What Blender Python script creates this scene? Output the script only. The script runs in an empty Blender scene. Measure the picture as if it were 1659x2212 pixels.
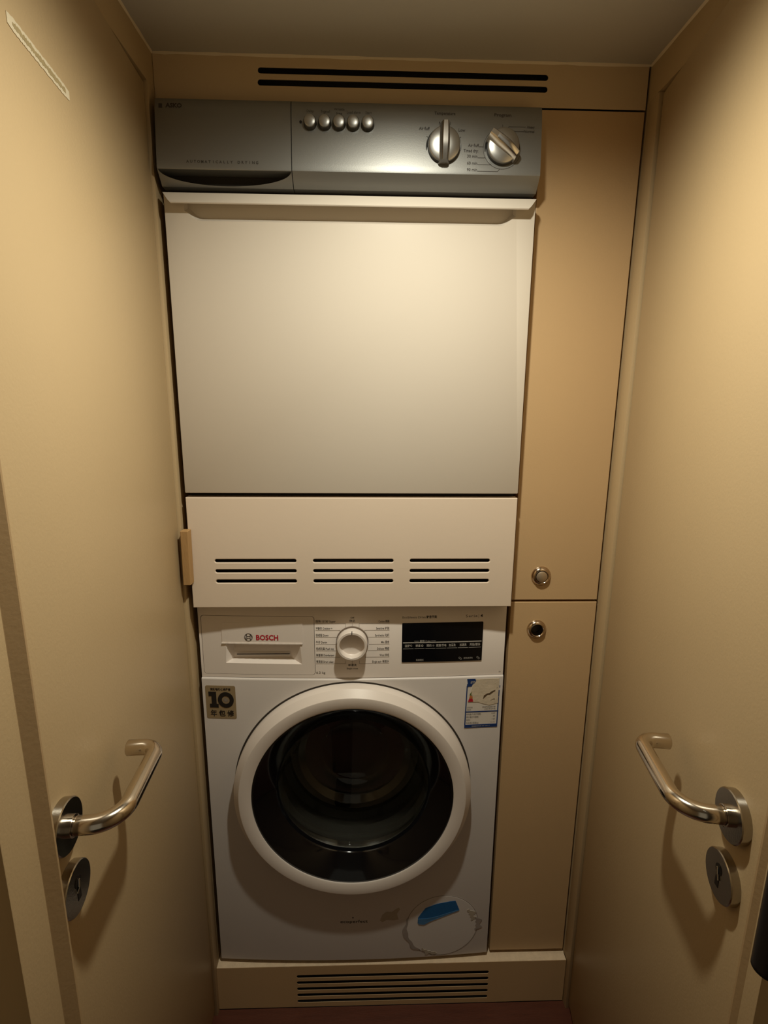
import bpy, bmesh, math, random
from mathutils import Vector, Matrix

random.seed(7)
C = bpy.context.scene.collection
SC = bpy.context.scene

# ------------------------------------------------------------------ camera
cam_d = bpy.data.cameras.new('camera')
cam = bpy.data.objects.new('camera', cam_d)
C.objects.link(cam)
PITCH, YAW, ROLL = 0.2116, 0.0302, 0.0078
F_PX = 1131.96
fwd = Vector((math.sin(YAW) * math.cos(PITCH), math.cos(YAW) * math.cos(PITCH), -math.sin(PITCH)))
rgt = Vector((math.cos(YAW), -math.sin(YAW), 0))
upv = rgt.cross(fwd)
r2 = rgt * math.cos(ROLL) + upv * math.sin(ROLL)
u2 = -rgt * math.sin(ROLL) + upv * math.cos(ROLL)
M = Matrix((r2, u2, -fwd)).transposed().to_4x4()
M.translation = Vector((0.3253, -0.9249, 1.3576))
cam.matrix_world = M
cam_d.sensor_fit = 'VERTICAL'
cam_d.sensor_height = 36.0
cam_d.sensor_width = 36.0 * 1659 / 2212
cam_d.lens = F_PX * 36.0 / 2212
cam_d.clip_start = 0.01
SC.camera = cam

# ------------------------------------------------------------------ world, lamps, exposure
w = bpy.data.worlds.new('world')
SC.world = w
w.use_nodes = True
w.node_tree.nodes['Background'].inputs[0].default_value = (1.0, 0.90, 0.68, 1)
w.node_tree.nodes['Background'].inputs[1].default_value = 0.17

def spot(name, loc, power, size, blend, radius, col, target=None):
    d = bpy.data.lights.new(name, 'SPOT')
    d.energy = power; d.spot_size = math.radians(size); d.spot_blend = blend
    d.shadow_soft_size = radius; d.color = col
    o = bpy.data.objects.new(name, d); C.objects.link(o); o.location = loc
    if target:
        o.rotation_euler = (Vector(target) - Vector(loc)).to_track_quat('-Z', 'Y').to_euler()
    return o
spot('ceiling_downlight', (0.392, -0.375, 1.873), 29.5, 163, 1.0, 0.019, (1.0, 0.955, 0.79))

SC.view_settings.view_transform = 'Standard'
SC.view_settings.look = 'None'
SC.view_settings.exposure = 0.0
SC.view_settings.gamma = 1.0
SC.view_settings.use_curve_mapping = False

# ------------------------------------------------------------------ materials
def mat(name, col, rough=0.5, metal=0.0, spec=0.5, bump=0.0, bscale=200.0, var=0.0, vscale=6.0,
        coat=0.0, stretch=None, trans=0.0, ior=1.45, aniso=0.0, vcol=None):
    m = bpy.data.materials.new(name); m.use_nodes = True
    nt = m.node_tree; b = nt.nodes['Principled BSDF']
    b.inputs['Base Color'].default_value = (*col, 1)
    b.inputs['Roughness'].default_value = rough
    b.inputs['Metallic'].default_value = metal
    b.inputs['Specular IOR Level'].default_value = spec
    b.inputs['Coat Weight'].default_value = coat
    b.inputs['Coat Roughness'].default_value = 0.08
    b.inputs['Transmission Weight'].default_value = trans
    b.inputs['IOR'].default_value = ior
    b.inputs['Anisotropic'].default_value = aniso
    tc = nt.nodes.new('ShaderNodeTexCoord')
    mp = nt.nodes.new('ShaderNodeMapping')
    nt.links.new(tc.outputs['Object'], mp.inputs['Vector'])
    if stretch: mp.inputs['Scale'].default_value = stretch
    if var > 0:
        n = nt.nodes.new('ShaderNodeTexNoise'); n.inputs['Scale'].default_value = vscale
        n.inputs['Detail'].default_value = 6; n.inputs['Roughness'].default_value = 0.6
        nt.links.new(mp.outputs[0], n.inputs['Vector'])
        mx = nt.nodes.new('ShaderNodeMix'); mx.data_type = 'RGBA'
        mx.inputs['A'].default_value = (*(c * (1 - var) for c in (vcol or col)), 1)
        mx.inputs['B'].default_value = (*(min(1, c * (1 + var * .6)) for c in col), 1)
        nt.links.new(n.outputs['Fac'], mx.inputs['Factor'])
        nt.links.new(mx.outputs['Result'], b.inputs['Base Color'])
    if bump > 0:
        n2 = nt.nodes.new('ShaderNodeTexNoise'); n2.inputs['Scale'].default_value = bscale
        n2.inputs['Detail'].default_value = 3
        nt.links.new(mp.outputs[0], n2.inputs['Vector'])
        bp = nt.nodes.new('ShaderNodeBump'); bp.inputs['Strength'].default_value = bump
        bp.inputs['Distance'].default_value = 0.001
        nt.links.new(n2.outputs['Fac'], bp.inputs['Height'])
        nt.links.new(bp.outputs[0], b.inputs['Normal'])
    return m

TAN = (0.48, 0.355, 0.20)
m_wall = mat('tan_wall_paint', TAN, 0.55, bump=0.25, bscale=260, var=0.05)
m_door = mat('tan_door_paint', TAN, 0.42, bump=0.18, bscale=300, var=0.05, vscale=5)
m_panel = mat('tan_cupboard_paint', (0.56, 0.38, 0.20), 0.42, bump=0.15, bscale=320, var=0.05, vscale=5)
m_top = mat('tan_top_panel_paint', (0.60, 0.455, 0.275), 0.42, bump=0.15, bscale=320, var=0.05, vscale=5)
m_lip = mat('ochre_edge_paint', (0.40, 0.275, 0.145), 0.5, bump=0.2, bscale=200, var=0.08)
m_ceil = mat('ceiling_paint', (0.50, 0.48, 0.44), 0.8, bump=0.2, bscale=150)
m_caulk = mat('caulk', (0.72, 0.62, 0.46), 0.6, bump=0.4, bscale=120)
m_floor = mat('red_brown_wood', (0.10, 0.03, 0.016), 0.4, var=0.4, vscale=9, stretch=(1, 9, 9), bump=0.2, bscale=60)
m_raw = mat('raw_board_edge', (0.74, 0.58, 0.40), 0.8, var=0.25, vscale=60, bump=0.6, bscale=300)
m_dark = mat('dark_cavity', (0.02, 0.016, 0.012), 0.9)  # near-black that stands in for unlit depth in slots, seams and pocket
m_side = mat('carcass_edge', (0.32, 0.19, 0.07), 0.6, var=0.1)
m_enamel = mat('cream_enamel', (0.64, 0.58, 0.50), 0.34, spec=0.35, bump=0.05, bscale=90, var=0.03, vscale=3)
m_ventw = mat('cream_panel', (0.76, 0.64, 0.52), 0.30, bump=0.12, bscale=120, var=0.04, vscale=4)
m_white = mat('white_enamel', (0.65, 0.605, 0.575), 0.30, bump=0.06, bscale=140, var=0.05, vscale=5)
m_wplast = mat('white_plastic', (0.77, 0.70, 0.645), 0.36, bump=0.05, bscale=500)
m_gap = mat('dark_gap', (0.035, 0.027, 0.02), 0.8)
m_groove = mat('groove_grey', (0.16, 0.12, 0.09), 0.7)
m_silver = mat('silver_grey_plastic', (0.285, 0.287, 0.278), 0.43, metal=0.7, bump=0.06, bscale=700)
m_chrome = mat('satin_silver', (0.62, 0.60, 0.57), 0.22, metal=1.0)
m_side_shade = mat('painted_side_shade', (0.05, 0.05, 0.048), 0.35, metal=0.3)  # shade of button and dial sides, put into the colour
m_satin = mat('satin_button', (0.47, 0.465, 0.445), 0.34, metal=0.92)
m_steel = mat('brushed_stainless', (0.64, 0.57, 0.48), 0.165, metal=1.0, bump=0.02, bscale=500, stretch=(1, 1, 6))
m_steel2 = mat('brushed_stainless_rosette', (0.42, 0.39, 0.34), 0.2, metal=1.0, bump=0.06, bscale=500)
m_nickel = mat('polished_nickel', (0.58, 0.47, 0.36), 0.16, metal=1.0)
m_nickel2 = mat('worn_nickel', (0.60, 0.50, 0.38), 0.42, metal=0.9)
m_black = mat('gloss_black', (0.004, 0.004, 0.005), 0.08, spec=0.5)
m_black2 = mat('satin_black', (0.012, 0.011, 0.012), 0.30)
m_disp = mat('display_glass', (0.004, 0.004, 0.005), 0.10, bump=0.02, bscale=40)
m_rubber = mat('grey_rubber', (0.055, 0.048, 0.04), 0.5)
m_drum = mat('drum_steel', (0.18, 0.16, 0.14), 0.30, metal=1.0, bump=0.5, bscale=90)
m_glass = mat('bowl_glass', (0.80, 0.84, 0.82), 0.02, trans=1.0, ior=1.45)
m_ink = mat('dark_ink', (0.06, 0.05, 0.045), 0.6)
m_ink2 = mat('faded_ink', (0.05, 0.043, 0.036), 0.6)
m_inkg = mat('grey_ink', (0.26, 0.225, 0.195), 0.6)
m_red = mat('red_ink', (0.48, 0.012, 0.03), 0.5)
m_pale = mat('pale_print', (0.42, 0.40, 0.37), 0.6)
m_gold = mat('gold_sticker', (0.36, 0.275, 0.16), 0.42, metal=0.25, bump=0.08, bscale=400)
m_paper = mat('label_paper', (0.70, 0.655, 0.60), 0.5, var=0.08, vscale=30)
m_torn = mat('torn_paper', (0.66, 0.57, 0.44), 0.7, var=0.2, vscale=60, bump=0.5, bscale=200)
m_blue = mat('navy_print', (0.012, 0.04, 0.16), 0.45)
m_tape = mat('blue_tape', (0.015, 0.12, 0.33), 0.5, bump=0.2, bscale=300, var=0.15, vscale=50)
m_tape2 = mat('pale_blue_tape', (0.07, 0.20, 0.40), 0.5, bump=0.2, bscale=300, var=0.2, vscale=70)
m_green = mat('green_print', (0.09, 0.13, 0.03), 0.5)
m_orange = mat('orange_print', (0.48, 0.17, 0.05), 0.5)
m_brown = mat('brown_smear', (0.10, 0.065, 0.035), 0.6)
m_resid = mat('tape_residue', (0.66, 0.58, 0.42), 0.6, bump=0.6, bscale=300, var=0.1, vscale=80)
m_resid2 = mat('tape_residue_core', (0.37, 0.29, 0.15), 0.6, bump=0.8, bscale=260, var=0.25, vscale=120)
m_dirt = mat('grime', (0.36, 0.31, 0.28), 0.55, var=0.3, vscale=40)
m_dirt2 = mat('yellow_stain', (0.46, 0.40, 0.32), 0.5, var=0.12, vscale=40)
m_wood = mat('raw_wood_block', (0.42, 0.25, 0.10), 0.7, var=0.15, vscale=20, stretch=(6, 6, 1), bump=0.4, bscale=90)

# ------------------------------------------------------------------ helpers
ORIG = {}
def base(o):
    while o is not None:
        if o.name in ORIG: return ORIG[o.name]
        o = o.parent
    return Vector((0, 0, 0))

def link(name, me, m, parent=None, smooth=40, label=None):
    o = bpy.data.objects.new(name, me); C.objects.link(o)
    if not isinstance(m, (list, tuple)): m = [m]
    me.materials.clear()
    for mm in m: me.materials.append(mm)
    if smooth:
        for p in me.polygons: p.use_smooth = True
        me.set_sharp_from_angle(angle=math.radians(smooth))
    if parent is not None:
        b = base(parent)
        me.transform(Matrix.Translation(-b))
        o.parent = parent
    if label: o['label'] = label
    return o

def obj(name, bm, m, parent=None, smooth=40, label=None, fix=True):
    if fix: bmesh.ops.recalc_face_normals(bm, faces=bm.faces)
    me = bpy.data.meshes.new(name); bm.to_mesh(me); bm.free()
    return link(name, me, m, parent, smooth, label)

def thing(name, label, cat, loc, group=None):
    o = bpy.data.objects.new(name, None); C.objects.link(o)
    o.location = loc; o.empty_display_size = 0.05
    ORIG[o.name] = Vector(loc)
    o['label'] = label; o['category'] = cat
    if group: o['group'] = group
    return o

def struct(o):
    o['kind'] = 'structure'
    return o

def box(bm, x0, x1, y0, y1, z0, z1, bev=0.0, seg=2, fr=None):
    r = bmesh.ops.create_cube(bm, size=1.0)
    vs = r['verts']
    for v in vs:
        v.co = Vector((x0 + (v.co.x + .5) * (x1 - x0), y0 + (v.co.y + .5) * (y1 - y0), z0 + (v.co.z + .5) * (z1 - z0)))
    if bev > 0:
        es = list({e for v in vs for e in v.link_edges})
        rr = bmesh.ops.bevel(bm, geom=es, offset=bev, segments=seg, profile=0.5, affect='EDGES')
        vs = list({v for f in rr['faces'] for v in f.verts} | {v for v in vs if v.is_valid})
    if fr:
        for v in vs: v.co = fr(v.co)
    return vs

def bxo(name, x0, x1, y0, y1, z0, z1, m, parent=None, bev=0.0, label=None, fr=None):
    bm = bmesh.new(); box(bm, x0, x1, y0, y1, z0, z1, bev, fr=fr)
    return obj(name, bm, m, parent, label=label)

def ev_mesh(o):
    dg = bpy.context.evaluated_depsgraph_get()
    return bpy.data.meshes.new_from_object(o.evaluated_get(dg))

def plate(loops, y0, y1, bev=0.0):
    """XZ outline with holes -> solid between y0 (front) and y1 (back)."""
    cu = bpy.data.curves.new('tmp', 'CURVE'); cu.dimensions = '2D'; cu.fill_mode = 'BOTH'
    h = (y1 - y0) / 2
    cu.extrude = h - bev; cu.bevel_depth = bev; cu.offset = -bev; cu.bevel_resolution = 1
    for lp in loops:
        sp = cu.splines.new('POLY'); sp.points.add(len(lp) - 1); sp.use_cyclic_u = True
        for p, q in zip(sp.points, lp): p.co = (q[0], q[1], 0, 1)
    o = bpy.data.objects.new('tmp', cu); C.objects.link(o)
    me = ev_mesh(o); bpy.data.objects.remove(o); bpy.data.curves.remove(cu)
    ym = (y0 + y1) / 2
    for v in me.vertices: v.co = Vector((v.co.x, ym - v.co.z, v.co.y))
    bm = bmesh.new(); bm.from_mesh(me); bpy.data.meshes.remove(me)
    bmesh.ops.remove_doubles(bm, verts=bm.verts, dist=1e-6)
    return bm

def rect(x0, x1, z0, z1, r=0.0, n=5):
    if r <= 0: return [(x0, z0), (x1, z0), (x1, z1), (x0, z1)]
    out = []
    for cx, cz, a0 in ((x1 - r, z0 + r, -90), (x1 - r, z1 - r, 0), (x0 + r, z1 - r, 90), (x0 + r, z0 + r, 180)):
        for i in range(n + 1):
            a = math.radians(a0 + 90 * i / n); out.append((cx + r * math.cos(a), cz + r * math.sin(a)))
    return out

def slot(x0, x1, zc, h): return rect(x0, x1, zc - h / 2, zc + h / 2, h / 2 - 1e-5, 5)

def lathe(bm, prof, cx, cz, n=64, closed=False, fr=None, axis='Y'):
    """prof: list of (r, y); axis through (cx, cz) along Y."""
    rings = []
    for r, y in prof:
        if r < 1e-7:
            rings.append([bm.verts.new((cx, y, cz))])
        else:
            rings.append([bm.verts.new((cx + r * math.cos(2 * math.pi * i / n), y, cz + r * math.sin(2 * math.pi * i / n))) for i in range(n)])
    pairs = list(zip(rings, rings[1:])) + ([(rings[-1], rings[0])] if closed else [])
    for a, b in pairs:
        for i in range(n):
            j = (i + 1) % n
            if len(a) == 1 and len(b) == 1: continue
            if len(a) == 1: bm.faces.new((a[0], b[i], b[j]))
            elif len(b) == 1: bm.faces.new((a[i], a[j], b[0]))
            else: bm.faces.new((a[i], a[j], b[j], b[i]))
    if fr:
        for rg in rings:
            for v in rg: v.co = fr(v.co)

def sweep_x(prof, xs, yf):
    """closed profile [(dy, z)] swept along xs with y offset yf(x)."""
    bm = bmesh.new()
    rings = [[bm.verts.new((x, yf(x) + dy, z)) for dy, z in prof] for x in xs]
    n = len(prof)
    for a, b in zip(rings, rings[1:]):
        for i in range(n):
            j = (i + 1) % n
            bm.faces.new((a[i], a[j], b[j], b[i]))
    bm.faces.new(rings[0]); bm.faces.new(rings[-1])
    bmesh.ops.recalc_face_normals(bm, faces=bm.faces)
    return bm

def boolean(bm, cutters, op='DIFFERENCE'):
    me = bpy.data.meshes.new('t'); bm.to_mesh(me); bm.free()
    o = bpy.data.objects.new('t', me); C.objects.link(o); tmp = []
    for c in cutters:
        bmesh.ops.recalc_face_normals(c, faces=c.faces)
        mc = bpy.data.meshes.new('c'); c.to_mesh(mc); c.free()
        oc = bpy.data.objects.new('c', mc); C.objects.link(oc); tmp.append(oc)
        md = o.modifiers.new('b', 'BOOLEAN'); md.operation = op; md.solver = 'EXACT'; md.object = oc
    out = ev_mesh(o)
    bpy.data.objects.remove(o); bpy.data.meshes.remove(me)
    for oc in tmp:
        mc = oc.data; bpy.data.objects.remove(oc); bpy.data.meshes.remove(mc)
    b2 = bmesh.new(); b2.from_mesh(out); bpy.data.meshes.remove(out)
    return b2

def frustum(q0, y0, q1, y1):
    """4-corner front quad (x,z) at y0 and back quad at y1."""
    bm = bmesh.new()
    a = [bm.verts.new((x, y0, z)) for x, z in q0]; b = [bm.verts.new((x, y1, z)) for x, z in q1]
    n = len(a)
    bm.faces.new(a); bm.faces.new(b)
    for i in range(n):
        j = (i + 1) % n; bm.faces.new((a[i], a[j], b[j], b[i]))
    return bm

def poly(bm, pts, yf, off, thick=0.00025):
    """thin solid decal polygon hugging yf(x) (or yf(x,z))."""
    f = [bm.verts.new((x, yf(x, z) - off - thick, z)) for x, z in pts]
    k = [bm.verts.new((x, yf(x, z) - off + thick, z)) for x, z in pts]
    n = len(f)
    bm.faces.new(f); bm.faces.new(k)
    for i in range(n):
        j = (i + 1) % n; bm.faces.new((f[i], f[j], k[j], k[i]))

def line(bm, pts, wd, yf, off=0.0002):
    for (xa, za), (xb, zb) in zip(pts, pts[1:]):
        d = Vector((xb - xa, zb - za)); L = d.length
        if L < 1e-9: continue
        d /= L; n = Vector((-d.y, d.x)) * wd / 2; e = d * wd / 2
        k = max(1, int(L / 0.02))
        A = Vector((xa, za)) - e; B = Vector((xb, zb)) + e
        for i in range(k):
            p = A.lerp(B, i / k); q = A.lerp(B, (i + 1) / k)
            poly(bm, [(p.x - n.x, p.y - n.y), (q.x - n.x, q.y - n.y), (q.x + n.x, q.y + n.y), (p.x + n.x, p.y + n.y)], yf, off, 0.0001)

def text(bm, s, x, z, size, yf, off=0.0003, align='LEFT', bold=0.0, width=None, shear=0.0, space=1.0):
    cu = bpy.data.curves.new('tmptext', 'FONT'); cu.body = s; cu.size = size
    cu.align_x = align; cu.align_y = 'CENTER'; cu.resolution_u = 2; cu.offset = bold; cu.space_character = space
    cu.shear = shear
    o = bpy.data.objects.new('tmptext', cu); C.objects.link(o)
    me = ev_mesh(o); bpy.data.objects.remove(o); bpy.data.curves.remove(cu)
    if width and len(me.vertices):
        xs = [v.co.x for v in me.vertices]; k = width / max(1e-6, max(xs) - min(xs))
        for v in me.vertices: v.co.x *= k
    for v in me.vertices:
        X = x + v.co.x; Z = z + v.co.y
        v.co = Vector((X, yf(X, Z) - off, Z))
    bm.from_mesh(me); bpy.data.meshes.remove(me)

def tpart(name, par, m, *a, **k):
    b = bmesh.new(); text(b, *a, **k)
    return obj(name, b, m, par, smooth=0, fix=False)

def lpart(name, par, m, *a, **k):
    b = bmesh.new(); line(b, *a, **k)
    return obj(name, b, m, par, smooth=0)

def fillet_path(pts, rads, seg=12):
    pts = [Vector(p) for p in pts]; out = [pts[0]]
    for i in range(1, len(pts) - 1):
        a, p, b = pts[i - 1], pts[i], pts[i + 1]
        u = (a - p).normalized(); v = (b - p).normalized()
        th = u.angle(v); t = rads[i - 1] / math.tan(th / 2); r = rads[i - 1]
        c = p + (u + v).normalized() * (r / math.sin(th / 2))
        s = p + u * t - c; e = p + v * t - c
        tot = s.angle(e); ax = s.cross(e).normalized()
        for k in range(seg + 1):
            out.append(c + Matrix.Rotation(tot * k / seg, 3, ax) @ s)
    out.append(pts[-1])
    return out

def tube(bm, path, r, n=24, edge=0.001):
    up = Vector((0, 0, 1)); rings = []
    P = list(path)
    N = len(P)
    ds = []
    for i in range(N):
        d = (P[min(i + 1, N - 1)] - P[max(i - 1, 0)]).normalized(); ds.append(d)
    items = [(P[0], ds[0], r - edge)] + [(P[0] + ds[0] * edge, ds[0], r)] + [(P[i], ds[i], r) for i in range(1, N - 1)] + [(P[-1] - ds[-1] * edge, ds[-1], r), (P[-1], ds[-1], r - edge)]
    for p, d, rr in items:
        s = d.cross(up if abs(d.z) < .95 else Vector((1, 0, 0))).normalized(); t = s.cross(d).normalized()
        rings.append([bm.verts.new(p + (s * math.cos(2 * math.pi * k / n) + t * math.sin(2 * math.pi * k / n)) * rr) for k in range(n)])
    for a, b in zip(rings, rings[1:]):
        for i in range(n):
            j = (i + 1) % n; bm.faces.new((a[i], a[j], b[j], b[i]))
    bm.faces.new(rings[0]); bm.faces.new(list(reversed(rings[-1])))

# ------------------------------------------------------------------ setting
ZC = 1.8821
XL, XR = -0.0125, 0.7765
YB = 0.66
YN = -2.2
# floor with planks
fl = struct(bxo('floor', -0.62, 1.4, YN, YB, -0.04, -0.008, m_dark))
y = 0.0115; k = 0
while y > -2.1:
    wdt = 0.072
    for (xa, xb) in ((-0.6, 0.92 - 0.35 * (k % 3)), (0.9215 - 0.35 * (k % 3), 1.38)):
        bm = bmesh.new(); box(bm, xa, xb - 0.0006, y - wdt + 0.0006, y, -0.0085, 0.0, 0.0008, 1)
        obj('plank', bm, m_floor, fl)
    y -= wdt; k += 1
    if k > 14: break
struct(bxo('ceiling', -0.62, 1.4, YN, YB, ZC, ZC + 0.05, m_ceil))
struct(bxo('wall_back', -0.62, 1.4, YB, YB + 0.04, -0.04, ZC + 0.05, m_wall))
# side walls: pocket wall behind the folded-back leaf, a header over it, and the niche side
DT = 1.8255
def side_wall(name, sgn, xf):
    bm = bmesh.new()
    xo = xf - sgn * 0.10
    a, b = sorted((xf, xo))
    box(bm, a, b, 0.0, YB, -0.04, ZC)                       # niche side
    box(bm, a, b, YN, 0.0, DT + 0.004, ZC)                  # header over the leaf
    a, b = sorted((xf - sgn * 0.155, xf - sgn * 0.06))
    box(bm, a, b, YN, 0.0, -0.04, DT + 0.004)               # pocket wall
    return struct(obj(name, bm, m_wall, smooth=0))
side_wall('wall_left', 1, XL)
side_wall('wall_right', -1, XR)
# door jamb strips
struct(bxo('trim_1', XL - 0.012, XL + 0.0012, -0.0006, 0.028, 0.0, DT + 0.003, m_wall, bev=0.0004))
struct(bxo('trim_2', XR - 0.0001, XR + 0.014, -0.0044, 0.028, 0.0, DT + 0.003, m_wall, bev=0.0004))
# caulk bead along the ceiling
def bead(name, p, q, nrm):
    bm = bmesh.new(); p = Vector(p); q = Vector(q); N = 40; rings = []
    for i in range(N + 1):
        c = p.lerp(q, i / N); s = 0.0026 * (0.7 + 0.6 * random.random())
        n = Vector(nrm)
        rings.append([bm.verts.new(c), bm.verts.new(c + n * s), bm.verts.new(c + n * s * .5 + Vector((0, 0, -s * .5))), bm.verts.new(c + Vector((0, 0, -s)))])
    for a, b in zip(rings, rings[1:]):
        for i in range(4):
            j = (i + 1) % 4; bm.faces.new((a[i], a[j], b[j], b[i]))
    struct(obj(name, bm, m_caulk))
bead('trim_3', (XL, 0.03, ZC), (XL, -1.0, ZC), (1, 0, 0))
bead('trim_4', (XR, 0.03, ZC), (XR, -1.0, ZC), (-1, 0, 0))
bead('trim_5', (XL, 0.03, ZC), (XR, 0.03, ZC), (0, -1, 0))

# ------------------------------------------------------------------ swing doors
S_ROS, Z_H, Z_K = 0.461, 0.930, 0.8535
def leaf(idx, p0, ang, sgn):
    a = math.radians(ang)
    d = Vector((sgn * math.sin(a), -math.cos(a), 0)); n = Vector((sgn * math.cos(a), math.sin(a), 0))
    P0 = Vector((p0[0], p0[1], 0))
    fr = lambda q: P0 + d * q.x + n * q.y + Vector((0, 0, q.z))     # (s, n, z)
    ORIG_loc = P0.copy()
    bm = bmesh.new()
    if sgn > 0:
        box(bm, 0.0, 0.545, -0.040, 0.0, 0.019, DT, 0.0012, fr=fr)
    else:
        box(bm, 0.0, 0.536, -0.040, 0.0, 0.019, DT, 0.0012, fr=fr)
    me_name = 'door_%d' % idx
    bmesh.ops.recalc_face_normals(bm, faces=bm.faces)
    me = bpy.data.meshes.new(me_name); bm.to_mesh(me); bm.free()
    me.transform(Matrix.Translation(-P0))
    D = link(me_name, me, m_door); D.location = P0; ORIG[D.name] = P0
    struct(D)
    # rosette: lathe about the n axis; local lathe coords (x, y=n, z)
    def ros(name, zc, r, t, m):
        b = bmesh.new()
        lathe(b, [(0, 0.0), (r + 0.001, 0.0), (r + 0.001, t - 0.001), (r, t), (0.012, t), (0, t)], S_ROS, zc, 64, fr=fr)
        return obj(name, b, m, D, smooth=30)
    def strip_prof(lab, pf):
        b = bmesh.new()
        A = [b.verts.new(fr(Vector((q[0], q[1], 0.019)))) for q in pf]; Bq = [b.verts.new(fr(Vector((q[0], q[1], DT)))) for q in pf]
        b.faces.new(A); b.faces.new(Bq)
        for i in range(len(pf)):
            j = (i + 1) % len(pf); b.faces.new((A[i], A[j], Bq[j], Bq[i]))
        obj('edge_strip', b, m_lip, D, smooth=0, label=lab)
    rs = ros('rosette', Z_H, 0.0265, 0.0095, m_steel2)
    b = bmesh.new()
    lathe(b, [(0.0097, 0.009), (0.0112, 0.009), (0.0112, 0.0142), (0.0097, 0.0146)], S_ROS, Z_H, 40, fr=fr)
    obj('collar', b, m_steel, rs, smooth=30)
    b = bmesh.new()                                                   # grub screw hole under the neck
    lathe(b, [(0, 0.0096), (0.002, 0.0096), (0.002, 0.0102), (0, 0.0102)], S_ROS - 0.004, Z_H - 0.0155, 16, fr=fr)
    obj('grub_screw', b, m_black2, rs)
    b = bmesh.new()
    pth = fillet_path([fr(Vector(q)) for q in ((S_ROS, 0.010, Z_H), (S_ROS, 0.0575, Z_H), (0.339, 0.0575, Z_H), (0.339, 0.0205, Z_H))], [0.030, 0.018], 14)
    tube(b, pth, 0.0095)
    obj('lever', b, m_steel, D, smooth=50)
    kr = ros('keyhole_rosette', Z_K, 0.0265, 0.0095, m_steel2)
    b = bmesh.new()                                                   # profile keyhole
    lp = []
    for i in range(21):
        t = math.radians(-60 + 300 * i / 20); lp.append((S_ROS + 0.0062 * math.cos(t), Z_K + 0.008 + 0.0062 * math.sin(t)))
    lp += [(S_ROS - 0.0034, Z_K + 0.0028), (S_ROS - 0.0034, Z_K - 0.013), (S_ROS + 0.0034, Z_K - 0.013)]
    f = [b.verts.new(fr(Vector((x, 0.0094, z)))) for x, z in lp]; g = [b.verts.new(fr(Vector((x, 0.0099, z)))) for x, z in lp]
    b.faces.new(f); b.faces.new(g)
    for i in range(len(lp)):
        j = (i + 1) % len(lp); b.faces.new((f[i], f[j], g[j], g[i]))
    obj('keyhole', b, m_black2, kr, smooth=0)
    b = bmesh.new()
    tube(b, [fr(Vector((S_ROS - 0.001, 0.0105, Z_K + 0.011))), fr(Vector((S_ROS + 0.001, 0.0108, Z_K + 0.003))), fr(Vector((S_ROS + 0.0035, 0.0102, Z_K - 0.003)))], 0.0011, 10, 0.0003)
    obj('key_cylinder', b, m_chrome, kr)
    if sgn > 0:
        strip_prof('slightly darker raised strip', [(0.4880, -0.0005), (0.4880, 0.0098), (0.4885, 0.0105), (0.4910, 0.0105), (0.4995, 0.0004), (0.5005, -0.0005)])
        # double-sided tape scar near the top
        zt, zb2 = 1.6835, 1.676
        def ov(name, m, s0, s1, h, off, jag):
            b = bmesh.new(); N = 60; top = []; bot = []
            for i in range(N + 1):
                t = i / N; s = s0 + (s1 - s0) * t; zc = 1.6765 + (1.6835 - 1.6765) * (s - 0.266) / (0.372 - 0.266)
                e = 1.0 - 0.25 * (abs(2 * t - 1) ** 12)
                top.append((s, zc + h * e * (1 + jag * (random.random() - .5)))); bot.append((s, zc - h * e * (1 + jag * (random.random() - .5))))
            f = [b.verts.new(fr(Vector((s, off, z)))) for s, z in top]; g = [b.verts.new(fr(Vector((s, off, z)))) for s, z in bot]
            f2 = [b.verts.new(fr(Vector((s, -.0002, z)))) for s, z in top]; g2 = [b.verts.new(fr(Vector((s, -.0002, z)))) for s, z in bot]
            for i in range(N):
                b.faces.new((f[i], f[i + 1], g[i + 1], g[i])); b.faces.new((f[i], f[i + 1], f2[i + 1], f2[i])); b.faces.new((g[i], g[i + 1], g2[i + 1], g2[i]))
            b.faces.new((f[0], g[0], g2[0], f2[0])); b.faces.new((f[-1], g[-1], g2[-1], f2[-1]))
            return b
        T = obj('tape_residue', ov('r', m_resid, 0.264, 0.374, 0.0058, 0.0006, 0.18), m_resid, D, smooth=0, label='pale outline of torn off tape')
        obj('residue_core', ov('r', m_resid2, 0.272, 0.366, 0.0023, 0.0008, 0.9), m_resid2, T, smooth=0)
    else:
        strip_prof('ochre edge band', [(0.5070, -0.0005), (0.5070, 0.0034), (0.5074, 0.004), (0.5100, 0.004), (0.5150, 0.0003), (0.5160, -0.0005)])
        b = bmesh.new()
        tube(b, [fr(Vector((0.559, 0.014, z))) for z in (0.853, 0.855, 0.859, 0.87, 1.0, 1.12)], 0.0125, 24, 0.005)
        tube(b, [fr(Vector((0.559, 0.014, 1.0))), fr(Vector((0.559, -0.020, 1.0001))), fr(Vector((0.535, -0.022, 1.0002)))], 0.007, 16)
        obj('pull_handle', b, m_black2, D, label='black rounded bar at the near edge')
leaf(1, (-0.0168, -0.0015), 3.6, 1)
leaf(2, (0.782, -0.006), 8.3, -1)

# ------------------------------------------------------------------ fixed panels round the machines
t = thing('vent_panel', 'tan horizontal panel with two long dark slots, just below the ceiling', 'panel', (0.38, 0.03, 1.8193))
bm = plate([rect(XL + 0.0005, XR - 0.0034, 1.8193, ZC - 0.0005), slot(0.1505, 0.611, 1.8613, 0.0085), slot(0.1495, 0.611, 1.8448, 0.0085)], 0.03, 0.0318, 0.0005)
obj('slotted_board', bm, m_top, t, smooth=20)
bxo('slot_shade_sheet', 0.13, 0.63, 0.055, 0.06, 1.825, 1.88, m_dark, t)  # dark sheet added so the slots look unlit

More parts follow.
